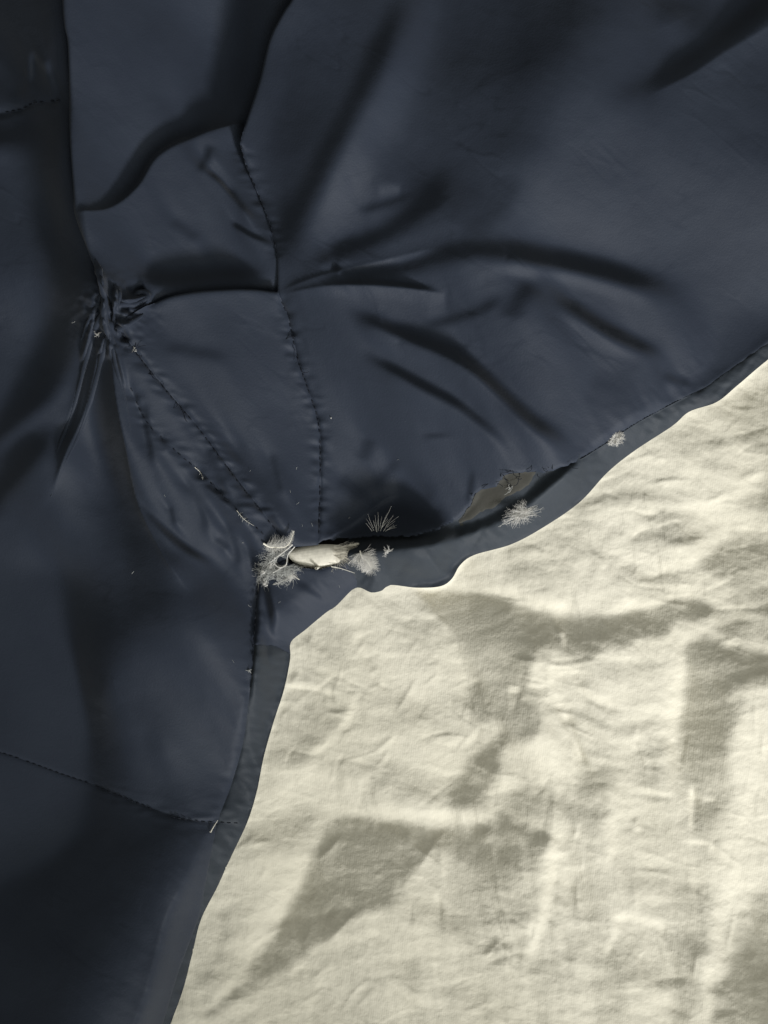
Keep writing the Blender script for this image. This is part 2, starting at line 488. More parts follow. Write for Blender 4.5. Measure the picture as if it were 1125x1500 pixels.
# full, padded volumes
f([(200,490),(300,440),(408,438),(450,600),(466,780),(430,780),(330,650),(240,545)], 1.22, 30)
f([(60,770),(140,650),(178,740),(196,880),(110,960),(60,1060),(0,1100),(-200,1000),(-60,860)], 1.3, 50)
f([(480,470),(640,540),(760,640),(640,720),(490,760),(480,600)], 1.2, 50)
f([(760,240),(900,190),(1125,260),(1300,260),(1300,400),(1125,500),(1000,545),(900,470),(760,360)], 1.28, 70)
f([(200,950),(360,930),(355,1100),(320,1195),(210,1160)], 1.32, 60)
# upper left
f([(-400,-400),(118,-400),(118,60),(112,175),(60,168),(-400,175)], .2, 30)
s([(62,95),(52,130),(50,160)], 0, 8, 5); s([(64,95),(58,140)], 1.3, 5); s([(85,110),(98,150),(105,172)], 1.2, 6); s([(0,100),(40,150)], .8, 9)
f([(-400,190),(0,188),(110,172),(125,200),(100,225),(0,235),(-400,240)], 0, 22)
f([(128,170),(128,330),(172,430),(115,445),(55,340),(55,235)], -.4, 44)
f([(-400,250),(0,250),(70,260),(75,360),(40,420),(-400,420)], .6, 40)
s([(150,415),(110,470),(75,560),(20,640),(-60,700)], .05, 34)
s([(155,500),(110,585),(60,625),(-40,690)], 1.15, 16)
s([(100,620),(55,665),(0,722),(-60,780)], .1, 20)
s([(157,475),(132,560),(112,630),(88,695)], -.5, 8, 9)
s([(150,475),(118,575),(95,650)], 1.3, 8)
s([(168,505),(142,590),(112,660),(85,725),(50,760)], 1.4, 6)
f([(166,545),(188,600),(207,735),(250,810),(215,815),(165,730),(148,640)], -.1, 30)
f([(150,740),(250,800),(330,880),(330,950),(220,930),(180,830)], .35, 60)
# F1 plateau and the lower fold over it
f([(125,-400),(330,-400),(340,0),(330,120),(260,215),(190,290),(140,315),(126,200)], 1.3, 36)
s([(160,60),(150,200),(145,300)], 1.25, 18)
f([(345,-400),(450,-400),(440,-10),(395,70),(365,180),(300,200),(330,120),(345,30)], -.3, 56)
s([(140,328),(180,318),(212,288),(240,243),(290,212),(350,190)], -.4, 12, 4)
f([(165,335),(220,300),(300,220),(355,215),(395,330),(405,400),(300,400),(200,420),(150,370)], 1.15, 24)
s([(200,410),(260,420),(330,412),(405,410)], -.3, 16)
s([(318,220),(296,268)], .3, 8); s([(302,256),(335,282),(372,332)], 0, 5); s([(340,332),(370,352),(402,364)], .1, 4)
s([(318,240),(330,262),(350,290)], 1.4, 6)
s([(255,330),(300,362)], .7, 10); s([(210,330),(260,310)], 1.2, 10); s([(240,280),(300,250)], 1.2, 12)
# top right of it
f([(450,-400),(600,-400),(560,60),(470,260),(425,360),(370,220),(400,90)], .42, 50)
s([(610,-40),(540,130),(470,265),(430,340),(408,428)], .05, 34, 20)
s([(670,-60),(600,110),(550,210),(495,310),(440,400)], 1.6, 26)
f([(640,-400),(900,-400),(880,0),(800,150),(745,270),(720,330),(640,345),(580,330),(560,250),(620,120)], .5, 60)
s([(660,235),(632,300),(575,345),(500,378),(440,412)], .05, 18)
s([(520,322),(575,306),(620,292)], .3, 7); s([(550,292),(590,288)], 1.2, 8)
s([(742,262),(735,300),(700,340),(665,355)], .55, 18)
s([(810,-60),(818,20),(815,70)], .5, 18)
s([(1300,-110),(1125,5),(1060,58),(1000,104),(930,144),(850,172)], -.4, 26, 15, taper=.5)
s([(930,20),(1010,30),(985,75)], .55, 30)
f([(1040,110),(1300,20),(1300,260),(1080,240)], .82, 40)
# fan of folds on the right panel
s([(432,432),(520,415),(600,398),(660,382),(720,379),(800,388),(880,403),(950,420),(1015,442)], .05, 21, 18, taper=.2)
s([(690,404),(800,412),(880,430),(965,458)], 1.5, 9); s([(498,470),(560,510),(640,537),(690,568),(745,618)], 1.45, 8); s([(806,464),(855,494),(900,516),(940,530)], 1.4, 8); s([(560,560),(610,584),(660,612)], 1.35, 8)
s([(480,424),(560,423),(640,432)], -.5, 4); s([(430,440),(540,436),(640,445)], 1.25, 9)
s([(445,418),(480,402),(540,395),(640,372)], 1.25, 7)
s([(490,398),(500,408)], -.2, 5)
s([(775,415),(755,450),(733,484)], .3, 17); s([(610,486),(690,466),(740,440)], .45, 9)
s([(795,432),(860,474),(900,495),(980,526)], .2, 12)
s([(505,450),(560,488),(640,515),(692,547),(742,592),(790,630),(838,652)], -.05, 14, taper=.15)
s([(520,478),(600,520),(680,560),(750,620)], 1.25, 10)
s([(520,520),(565,540),(612,566),(662,592),(700,620),(745,660)], .15, 9, 10)
s([(612,642),(690,637)], .6, 5); s([(700,480),(800,520),(900,590)], 1.15, 30)
s([(960,552),(1015,562)], .6, 9); s([(850,560),(930,575)], .85, 25)
s([(490,700),(545,730)], .7, 14); s([(540,722),(590,670)], .7, 10); s([(575,708),(640,738)], .65, 16)
s([(692,685),(684,740)], .5, 5); s([(480,786),(520,765),(556,734)], 1.6, 5)
s([(545,640),(530,680)], .7, 12); s([(650,600),(700,680),(780,665)], 1.15, 20)
# slab between the seams
s([(240,514),(350,532)], .8, 10); s([(200,490),(260,462),(330,446),(405,442)], 1.25, 9)
s([(330,640),(378,708),(418,780)], .3, 16, 7); s([(398,660),(418,730)], .55, 8)
s([(260,600),(330,690)], 1.1, 10)
# strip left of the torn seam
f([(190,560),(220,560),(330,690),(410,800),(380,830),(260,800),(215,730)], 1.3, 16)
s([(222,590),(228,640),(236,690)], .25, 8); s([(236,600),(240,650)], 1.3, 6); s([(300,650),(330,700),(340,730)], .6, 9); s([(270,700),(300,740),(310,790)], .5, 9); s([(285,690),(320,750)], 1.3, 7); s([(330,760),(350,800),(350,840)], .5, 9); s([(230,700),(260,720),(280,760)], 1.3, 8); s([(244,640),(256,664)], .2, 7); s([(205,568),(226,622),(250,652)], .4, 4)
s([(210,728),(236,765),(275,800),(320,828)], -.1, 6, 5); f([(200,690),(235,770),(275,820),(240,830),(200,790)], 0, 26, .7); s([(288,684),(315,715),(352,745),(372,765)], .25, 6); s([(255,740),(265,770)], .4, 5)
s([(320,785),(338,806)], .4, 6); s([(350,720),(362,770)], .6, 7); s([(360,790),(380,830),(378,880)], .4, 8)
# lower left
f([(88,860),(170,890),(215,1000),(190,1150),(45,1118),(52,1030)], .1, 60)
f([(200,950),(360,930),(355,1100),(320,1195),(210,1160)], 1.32, 60)
f([(-400,1115),(40,1122),(110,1142),(200,1172),(270,1198),(230,1320),(160,1520),(80,1700),(-400,1700)], -.35, 110)
s([(5,1000),(3,1060),(8,1105)], 0, 9); s([(30,870),(20,1000),(15,1090)], 1.1, 22)
s([(100,860),(75,990),(50,1105)], .35, 24, 16); s([(260,1310),(225,1400),(190,1510)], .4, 10)
s([(310,1215),(295,1290),(270,1380)], 1.08, 26)
s([(150,1000),(230,1060),(210,1120)], .8, 30)
# the strip of hem and the flap below the tear
s([(386,838),(398,880),(404,940)], -.2, 7); s([(432,846),(460,868),(492,892)], .35, 6)
s([(370,850),(378,900),(372,980),(372,1040)], .1, 6)
s([(390,955),(420,950)], 0, 16)
s([(560,800),(640,792),(740,756)], 1.2, 14)
fold = noise(60, 10, math.radians(35), 71); fold2 = noise(50, 9, math.radians(-25), 72)
where = sstep(noise(80, seed=73) + .1)
f([(490,790),(520,768),(556,742),(592,735),(640,752),(652,772),(600,795),(540,800)], -.8, 22)
b = p.b - .15*np.exp(-(fold/.10)**2)*where - .12*np.exp(-(fold2/.10)**2)*sstep(noise(80, seed=74)) + .10*np.exp(-((fold-.2)/.12)**2)*where
b = b + .06*noise(9, 5, .6, 24)*np.exp(-np.maximum(SDO, 0)/34)*3 + .015*noise(24, 16, -.5, 21) + .015*noise(7, 5, .2, 22) + .07*noise(80, 60, .4, 23)
HJ = relief(b, 420, lam=.028, clip=1.7, gain=1.9)

# fold edges that stand up crisply
ridge(HJ, [(130,332),(175,324),(214,289),(240,244),(290,213),(362,186)], 9, 7, 50, taper=.06)       # lower fold over the plateau
ridge(HJ, [(176,500),(184,580),(196,650),(210,735),(250,815),(290,870)], 11, 60, 6, taper=.15)       # strip edge
ridge(HJ, [(168,490),(140,590),(110,660),(85,725)], 9, 26, 4, taper=.2)
ridge(HJ, [(158,462),(128,560),(100,640)], 8, 8, 9, taper=.25)
ridge(HJ, [(408,436),(450,420),(520,400),(640,372)], 4, 6, 26, taper=.15)
ridge(HJ, [(410,438),(500,427),(600,432),(660,440)], 5, 6, 40, taper=.15)
ridge(HJ, [(470,795),(520,765),(560,735),(590,722)], 6, 30, 4, taper=.2)
ridge(HJ, [(1150,30),(1060,85),(1000,125),(930,160)], 6, 16, 70, taper=.2)
# the knot where everything is gathered
for pts, a_, w_ in [([(162,408),(172,432),(172,470),(168,500)], 9, 4), ([(186,434),(190,452),(182,480)], 8, 3.5), ([(190,456),(214,452),(229,446),(226,460),(205,470)], 9, 5),
                    ([(170,470),(178,500),(176,540)], 7, 5), ([(160,470),(148,500),(130,540)], 6, 5), ([(188,480),(200,490),(216,480)], 6, 4),
                    ([(172,500),(160,530)], 6, 4), ([(182,505),(192,540),(200,580)], 5, 4)]:
    ridge(HJ, pts, a_*1.5, w_*.9, w_*.9, taper=.25, pw=1.6)
for pts, a_, w_ in [([(178,420),(184,470),(196,500),(206,515)], -10, 5), ([(168,440),(158,480),(150,520)], -8, 5), ([(200,440),(225,434)], -10, 7), ([(190,470),(205,462)], -7, 5)]:
    ridge(HJ, pts, a_, w_, w_, taper=.2, pw=1.6)
HJ += .9*noise(6, 4, .5, 31)*np.exp(-((X-180)**2+(Y-475)**2)/(2*28**2))*3

# seams
SEAMS = {
 'torn': [(190,488),(203,508),(226,540),(262,586),(302,634),(350,700),(400,765),(428,800)],
 'pucker': [(411,438),(425,472),(438,528),(455,578),(466,612),(470,645),(470,700),(468,792)],
 'upper': [(357,222),(366,255),(385,300),(402,348),(410,388)],
 'baffle': [(-60,1090),(10,1106),(100,1138),(180,1163),(250,1188),(300,1199),(360,1206)],
 'strip': [(204,572),(226,622),(262,660),(300,694),(345,740),(392,785)],
 'hem': [(380,845),(376,905),(373,965),(364,1040),(355,1092),(338,1150),(316,1210),(306,1270)],
 'yoke': [(-60,178),(0,176),(40,172),(62,166),(104,168)],
 'edge': [(842,678),(884,652),(930,622),(982,594),(1034,568)],
}
pk = noise(13, 6, .1, 41)
for nme, (g, wd, pa) in {'torn': (3.5, 5, 1.4), 'pucker': (3.4, 4, 1.3), 'upper': (2, 5, .9), 'baffle': (4, 10, .8), 'strip': (1.2, 4, 1.1),
                         'hem': (3, 5, .5), 'yoke': (5, 6, 1.0), 'edge': (3.0, 4, .5)}.items():
    w, d, t = curve_dist(SEAMS[nme], 60)
    k = sstep(t/.05)*sstep((1-t)/.05)
    HJ[w] += k*(-g*np.exp(-np.abs(d)/wd) + pa*pk[w]*np.exp(-(d/13)**2))

# rests on the sheet along its border
def rest(H, h0, w0, w1, base):
    prof = h0*(1 - np.exp(-SDC/w0))
    return HS*np.exp(-SDC/40) + 1.5 + prof + H*sstep(SDC/w1) + base*(1 - np.exp(-SDC/170))
print('HJ', HJ.min(), HJ.max(), np.percentile(HJ[(SDO>0)], [1,10,50,90,99]))
HJ = np.clip(HJ, -90, 130)
BASE = 36
Z0 = rest(HJ, 9, 5, 50, BASE)
FLOOR = np.maximum(HS, -4) + 2.0
Z0 = FLOOR + np.logaddexp(0, (Z0 - FLOOR)/4)*4          # never sinks into the sheet

def dist_to(pts):
    w, d, t = curve_dist(pts, 4000)
    return np.abs(d)
FOLD_L = [(112,-500),(114,0),(122,100),(123,200),(130,300),(131,332),(146,375),(166,424),(182,455),(190,488)]
FOLD_M = [(190,488),(215,470),(250,451),(290,440),(330,435),(372,433),(411,436)]
FOLD_R = [(700,-500),(545,-200),(444,0),(421,38),(400,75),(385,130),(366,188),(357,222)]
dL, dM, dR = dist_to(FOLD_L), dist_to(FOLD_M), dist_to(FOLD_R)
TEAR_TOP = [(468,794),(486,788),(510,787),(550,784),(600,784),(640,774),(668,759),(684,742),(690,728),(704,717),(722,712),(730,702),(742,694),(770,692),(800,690),(826,680),(842,676)]
TEAR_LOW = [(428,800),(440,832),(470,832),(506,822),(512,808),(545,804),(590,800),(640,795),(690,780),(735,762),(770,742),(800,715),(826,694),(842,680)]
WEST = -2500; NORTH = -2500

def curve(*names):
    out = []
    for n_ in names:
        out.append(spline(n_, 5))
    return np.vstack(out)
def rag(P, amp, seed):
    r = np.random.default_rng(seed)
    Q = np.array(P, float).copy()
    Q[1:-1] += r.normal(0, amp, (len(Q)-2, 2))
    return Q

jacket = empty("down_jacket", (0, 0, 0))
tag(jacket, "dark navy down jacket with a burst seam, lying rumpled over the cream bedsheet", "jacket")
ZTOP = HS.copy()
o_z = {}
def panel(name, poly, mat, dz, roll=5.0, rw=2.6, label=None, grow=1.0):
    global ZTOP
    sd = poly_sd(poly) + grow
    sd = np.minimum(sd, SDO)
    Z = Z0 + dz - roll*np.exp(-np.maximum(sd, 0)/rw)
    Z = np.maximum(Z, FLOOR + np.minimum(0, -2 + SDC*0))
    o = sheet_mesh(name, Z, sd, mat, jacket)
    ZTOP = np.where(sd > 0, np.maximum(ZTOP, Z), ZTOP)
    if label: o['label'] = label
    o_z[name] = Z
    return o

torn = SEAMS['torn']; puck = SEAMS['pucker']; baf = SEAMS['baffle']; hem = SEAMS['hem']
# left panel
left_poly = np.vstack([[(WEST, NORTH), (140, NORTH)], np.array(spline(FOLD_L, 6)) + [14, 0], curve(torn), [(418,822),(384,838)],
                       curve(hem)[:-16], [(320,1203)], curve(baf)[::-1][8:], [(WEST, 1090)]])
panel("shell_panel", left_poly, M_shell, -7*np.exp(-dL/30), roll=3)
low_poly = np.vstack([[(WEST, 1090)], curve(baf)[:-9], [(318,1206)], [(306,1270),(292,1340),(262,1420),(238,1500),(180,1640),(-200,2500),(WEST, 2500)]])
panel("shell_panel", low_poly, M_shell, 0, roll=2)
# gathered panel at the top
top_poly = np.vstack([spline(FOLD_L, 6), np.array(spline(FOLD_M, 6)) + [0, 14], [(430,440)], (np.array(spline(SEAMS['upper'], 6)) + [4, 0])[::-1],
                      (np.array(spline(FOLD_R, 6)) + [14, 0])[::-1], [(660, NORTH), (112, NORTH)]])
panel("shell_panel", top_poly, M_shell, 19*np.exp(-dL/70) - 12*np.exp(-dM/30)*sstep((X-150)/60) - 13*np.exp(-dR/34), roll=5)
# slab between the two seams
slab_poly = np.vstack([spline(FOLD_M, 6), curve(puck), [(466,797)], [(428,800)], curve(torn)[::-1]])
panel("shell_panel", slab_poly, M_shell, 8*np.exp(-dM/45), roll=3)
# big right panel with the burst edge
right_poly = np.vstack([spline(FOLD_R, 6), spline(SEAMS['upper'], 6), [(411,436)], curve(puck), rag(spline(TEAR_TOP, 4), 1.1, 3), curve(SEAMS['edge']),
                        [(1125,503),(1200,440),(1500,230),(2500,-420),(2500,NORTH),(640,NORTH)]])
dip = sstep(poly_sd(spline([(478,790),(515,762),(556,738),(600,738),(648,752),(690,728),(700,760),(640,800),(560,806)], 6, closed=True))/18 + .4)
panel("shell_panel", right_poly, M_shell, 15*np.exp(-dR/60), roll=2.2, rw=1.6,
      label="large smooth navy panel whose lower edge has burst open")
# the hem strip along the right, below the tear
dT = dist_to(TEAR_LOW)
hem_poly = np.vstack([[(500,822),(504,800)], np.array(spline(TEAR_TOP, 5))[8:] + [2, -9], curve(SEAMS['edge']) , [(1125,503),(1200,440),(1500,230),(2500,-420),(2500,1200),(900,1200),(600,900),(528,900),(520,858)]])
panel("hem_band", hem_poly, M_hem, 3.5*np.exp(-dT/20) + (1.1*noise(15, 6, -.9, 91) + .9*noise(9, 5, .4, 92))*np.exp(-SDC/30)*(1 - np.exp(-SDC/9)) - 15*sstep(poly_sd(np.vstack([spline(TEAR_LOW, 5)[18:], spline(TEAR_TOP, 5)[::-1] + [0, -14]]))/22 + .25), roll=.5, rw=2, label="smooth navy hem band below the burst seam")
flap_poly = [(384,838),(418,822),(440,832),(470,834),(508,824),(522,850),(520,900),(430,960),(404,944),(376,940),(378,890)]
panel("hem_flap", flap_poly, M_shell, 3.0, roll=2, rw=2)
strip_poly = np.vstack([[(376,900)], curve(hem)[8:], [(292,1340),(262,1420),(238,1500),(180,1640),(-200,2500),(600,2500),(600,1300),(450,960),(424,934),(404,936)]])
panel("hem_facing", strip_poly, M_hem, -3.0 + (1.0*noise(18, 7, 1.2, 93) + .7*noise(9, 5, .4, 94))*np.exp(-SDC/40), roll=2.5)
# lining seen through the burst seam
lin_poly = [(410,780),(470,770),(560,720),(640,700),(700,660),(800,640),(860,640),(870,668),(830,715),(780,752),(700,795),(600,822),(520,845),(430,850)]
sd = poly_sd(spline(lin_poly, 6, closed=True))
lb = relief(1 + .5*np.exp(-((X-720)/34)**2-((Y-722)/12)**2) - .9*np.exp(-((Y-760+0.35*(X-640))/13)**2) + .25*noise(14, 8, -.4, 51), 60)
ZL = Z0*0 + np.minimum(Z0 - 12, FLOOR + 13) + lb*.5
ZL = np.maximum(ZL, FLOOR)
ZTOP = np.where((sd > 0), np.maximum(ZTOP, ZL), ZTOP)
sheet_mesh("lining", ZL, sd, M_lining, jacket)
pp = rag(spline([(672,766),(688,740),(700,716),(724,700),(752,690),(780,688),(774,708),(752,722),(738,728),(724,742),(706,748),(694,758)], 4, closed=True), .9, 9)
o = sheet_mesh("sunlit_lining_wedge", o_z['hem_band'] + 1.2 - 1*np.exp(-np.maximum(poly_sd(pp), 0)/2), poly_sd(pp), M_lining_lit, jacket)  # paler wedge laid in for the sunlit part of the lining
ZTOP = np.where(poly_sd(pp) > 0, np.maximum(ZTOP, o_z['hem_band'] + 1.2), ZTOP)
# backing cloth under all the panels
sdb = SDO - 26
sheet_ = sheet_mesh("inner_shell", np.maximum(Z0 - 26, FLOOR - 1), np.where((np.abs(X-562) < 700) & (np.abs(Y-750) < 900), sdb, -9), M_lining, jacket) if False else None

# folds of cloth gathered into the knot
def rope(pts, r0, r1, sink=.45, flat=.8):
    P = spline(pts, 2.5); n = len(P)
    zz = []
    for x, y in P:
        i = int(np.clip(np.searchsorted(xs, x), 1, NX-2)); j = int(np.clip(np.searchsorted(ys, y), 1, NY-2))
        zz.append(float(ZTOP[j-1:j+2, i-1:i+2].mean()))
    zz = np.convolve(np.pad(zz, 4, mode='edge'), np.ones(9)/9, 'valid')
    t = np.linspace(0, 1, n)
    rad = (r0 + (r1-r0)*t)*np.clip(np.minimum(t, 1-t)*7, .12, 1)**.6*(1 + .10*np.sin(t*23 + r0) + .07*np.sin(t*51))
    T = Tubes()
    C = np.column_stack([P, zz - rad*sink])
    T.add(C, 1, 1, 12)
    V = T.V[0].reshape(n, 12, 3); V = C[:, None, :] + (V - C[:, None, :])*rad[:, None, None]
    V[..., 2] = C[:, None, 2] + (V[..., 2] - C[:, None, 2])*flat
    T.V[0] = V.reshape(-1, 3)
    return T.build("gathered_fold", M_shell, jacket)
for pts, r0, r1, sk in [([(160,398),(168,424),(173,450),(172,478),(177,508)], 5.5, 5, .2), ([(186,434),(193,446),(190,462),(185,482),(192,502)], 3.2, 4, 0),
                        ([(184,470),(194,460),(212,458),(227,450),(229,444),(221,440),(208,446)], 4.2, 4.5, .1), ([(186,492),(200,490),(214,480),(224,472)], 5, 3, .2),
                        ([(172,468),(156,492),(142,528),(126,574),(108,622),(92,668)], 6, 2.5, .5), ([(178,496),(166,528),(150,574),(130,622),(106,678),(84,728)], 6, 2, .5),
                        ([(180,498),(186,540),(196,590),(206,650)], 5, 2, .55), ([(170,440),(160,462),(146,484),(134,506)], 4, 2.5, .3)]:
    rope(pts, r0, r1, sk)

# ------------------------------------------------------------------ stitching
def zat(x, y):
    i = int(np.clip(np.searchsorted(xs, x), 1, NX-2)); j = int(np.clip(np.searchsorted(ys, y), 1, NY-2))
    return float(ZTOP[j-1:j+2, i-1:i+2].max())
def stitch(name, pts, length=5.0, gap=2.6, r=.75, off=0.0, lift=.2, jitter=.5):
    P = spline(pts, 1.0)
    L = np.concatenate([[0], np.cumsum(np.linalg.norm(np.diff(P, axis=0), axis=1))])
    T = Tubes(); t = 4.0
    rr = random.Random(len(pts))
    while t + length < L[-1]:
        if rr.random() < .28:
            t += length + gap; continue
        q = []
        for u in np.linspace(0, 1, 4):
            x = np.interp(t + u*length, L, P[:, 0]); y = np.interp(t + u*length, L, P[:, 1])
            q.append((x + off + rr.uniform(-jitter, jitter), y + rr.uniform(-jitter, jitter)*.5, zat(x + off, y) + lift - .6 + math.sin(u*math.pi)*.8 - .4))
        T.add(q, r, r, 5)
        t += length + gap + rr.uniform(-.5, .8)
    return T.build(name, M_thread, jacket)
stitch("seam_stitching", SEAMS['pucker'], 5, 3)
stitch("seam_stitching", SEAMS['torn'], 5, 4, off=-2)
stitch("seam_stitching", SEAMS['upper'], 5, 4)
stitch("seam_stitching", SEAMS['baffle'], 5, 4)
stitch("seam_stitching", SEAMS['strip'], 4, 6, r=.7)
stitch("seam_stitching", SEAMS['hem'][:3], 4, 6, r=.7)
stitch("seam_stitching", SEAMS['yoke'], 5, 4)

# ------------------------------------------------------------------ down and feathers
def curl(p0, ang, length, bend, n=7, rise=.3, z0=0.0, wob=0.0, r=random):
    pts = []; x, y, z = p0; a = ang
    for k in range(n):
        pts.append((x, y, z))
        st = length/(n-1)
        x += math.cos(a)*st; y += math.sin(a)*st
        z += st*rise*(1 - 1.6*k/(n-1))
        a += bend/(n-1) + r.uniform(-wob, wob)
    return pts
def tuft(name, x, y, rad, n, label, seed, mat=None, flat=.5, aspect=1.0, rot=0.0, thick=.42, cat="down tuft", quill=None, core=0, group=None, barbules=True):
    """loose cluster of fine down barbs, each with small side hairs"""
    r = random.Random(seed)
    z = zat(x, y)
    base = to_world(np.array(x), np.array(y), np.array(z))
    root = empty(name, tuple(base)); tag(root, label, cat, group)
    T = Tubes()
    for k in range(n):
        a = r.uniform(0, 2*math.pi); L = rad*(.3 + 1.1*r.random()**2.6)
        q0 = (r.gauss(0, rad*.12), r.gauss(0, rad*.12), r.uniform(.5, 2.5))
        c = curl(q0, a, L, r.uniform(-1.6, 1.6), 6, r.uniform(.1, 1.0)*flat, wob=.25, r=r)
        cc = []
        for (u, v, w_) in c:
            u2, v2 = u*aspect, v
            cc.append((x + u2*math.cos(rot) - v2*math.sin(rot), y + u2*math.sin(rot) + v2*math.cos(rot), z + max(.3, w_)))
        T.add(cc, thick, thick*.35, 3)
        if barbules:
            for m in range(3):
                i = r.randrange(1, 5)
                T.add(curl(cc[i], a + r.choice((-1, 1))*r.uniform(.5, 1.2), L*.28, r.uniform(-.8, .8), 4, .25, r=r), thick*.6, thick*.25, 3)
    T.build("barbs", mat or M_down, root, base)
    if quill:
        Q = Tubes()
        for pts, r0, r1 in quill:
            P = spline([(px, py, zat(px, py) + h) for px, py, h in pts], 2) if False else None
            Q.add(spline3(pts), r0, r1, 6)
        Q.build("quill", M_quill, root, base)
    return root
def spline3(pts, m=6):
    P = [(px, py, zat(px, py) + h) for px, py, h in pts]
    P = np.array(P, float); out = []
    for i in range(len(P)-1):
        p1, p2 = P[i], P[i+1]; p0 = P[i-1] if i else 2*p1-p2; p3 = P[i+2] if i+2 < len(P) else 2*p2-p1
        for t in np.arange(m)/m:
            out.append(.5*((2*p1)+(-p0+p2)*t+(2*p0-5*p1+4*p2-p3)*t*t+(-p0+3*p1-3*p2+p3)*t**3))
    out.append(P[-1])
    return np.array(out)

def feather(name, spine, width, label, seed, mat=M_down, thick=.45, n=70, quill_r=.9, ang=.9, fill=None, prof=None, cat="feather"):
    """quill with barbs along both sides; fill adds the closed vane as a thin domed sheet"""
    r = random.Random(seed)
    P = spline3(spine, 8)
    base = to_world(P[0, 0], P[0, 1], P[0, 2])
    root = empty(name, tuple(base)); tag(root, label, cat)
    Q = Tubes(); Q.add(P, quill_r, quill_r*.35, 6); Q.build("quill", M_quill, root, base)
    T = Tubes(); m = len(P)
    tang = np.gradient(P, axis=0); tang /= np.linalg.norm(tang, axis=1)[:, None]
    prof = prof or (lambda t: math.sin(math.pi*min(1, .12 + .88*t))**.6)
    for k in range(n):
        t = r.uniform(.12, 1); i = min(m-1, int(t*(m-1)))
        for sgn in (-1, 1):
            wd = width if not isinstance(width, tuple) else width[0 if sgn < 0 else 1]
            a = math.atan2(tang[i, 1], tang[i, 0]) + sgn*(ang + r.gauss(0, .35))
            L = wd*prof(t)*(.25 + .95*r.random()**.8)
            if L < 1: continue
            T.add(curl(tuple(P[i] + [0, 0, .2]), a, L, -sgn*r.uniform(.1, .7), 6, r.uniform(0, .6), wob=.22, r=r), thick, thick*.35, 3)
    T.build("barbs", mat, root, base)
    return root

def vane_feather():
    """the broad pale feather that fills the hole"""
    cxn, cyn = 470, 812
    z = zat(470, 790) - 3
    base = to_world(np.array(cxn), np.array(cyn), np.array(z))
    root = empty("feather", tuple(base))
    tag(root, "broad smooth cream feather filling the hole at the foot of the puckered seam", "feather")
    r = random.Random(5)
    nu, nv = 60, 22
    V = []; F = []
    for i in range(nu):
        u = i/(nu-1)
        x = 425 + 88*u
        mid = 813 - 6*u + 4*math.sin(u*3)
        half = 17*(math.sin(math.pi*(.10 + .86*u))**.55)
        for j in range(nv):
            v = j/(nv-1)*2 - 1
            y = mid + half*v
            zz = z - 3 + 9*math.sqrt(max(0, 1 - v*v*.95)) - 5*u*u + .10*math.sin(j*2.1 + i*.25 + v*3)
            V.append((x + 5*v*v*(1-u), y, zz))
    for i in range(nu-1):
        for j in range(nv-1):
            a = i*nv + j
            F.append((a, a+1, a+nv+1, a+nv))
    V = np.array(V)
    mesh_np("vane", to_world(V[:, 0], V[:, 1], V[:, 2]) - base, F, M_vane, root)
    T = Tubes()
    for k in range(170):
        v = r.uniform(-.85, .95); u = r.uniform(.72, .98)
        x = 425 + 88*u; y = 813 - 6*u + 17*v*(1-u*.5)
        T.add(curl((x, y, z + 5 - 4*abs(v)), r.uniform(-.1, .5) + v*.3, r.uniform(10, 24), r.uniform(-.4, .5), 6, .05, r=r), .24, .1, 3)
    for k in range(50):
        u = r.uniform(.05, .95); x = 428 + 80*u
        T.add(curl((x, 813 + 17*math.sin(math.pi*(.1+.8*u)), z + 1), 1.2 + r.uniform(-.7, .5), r.uniform(5, 12), r.uniform(-.6, .6), 5, .1, r=r), .22, .1, 3)
    for k in range(0):
        u0 = r.uniform(.02, .75); u1 = min(.99, u0 + r.uniform(.12, .3)); v = r.uniform(-.92, .92); c = []
        for i in range(6):
            u = u0 + (u1-u0)*i/5; vv = v*(1 - .15*i/5)
            half = 17*(math.sin(math.pi*(.10 + .86*u))**.55)
            c.append((425 + 88*u + 5*vv*vv*(1-u), 813 - 6*u + 4*math.sin(u*3) + half*vv, z - 3 + 9*math.sqrt(max(0, 1 - vv*vv*.95)) - 5*u*u + .25))
        T.add(c, .22, .15, 3)
    T.build("barbs", M_vane, root, base)
vane_feather()

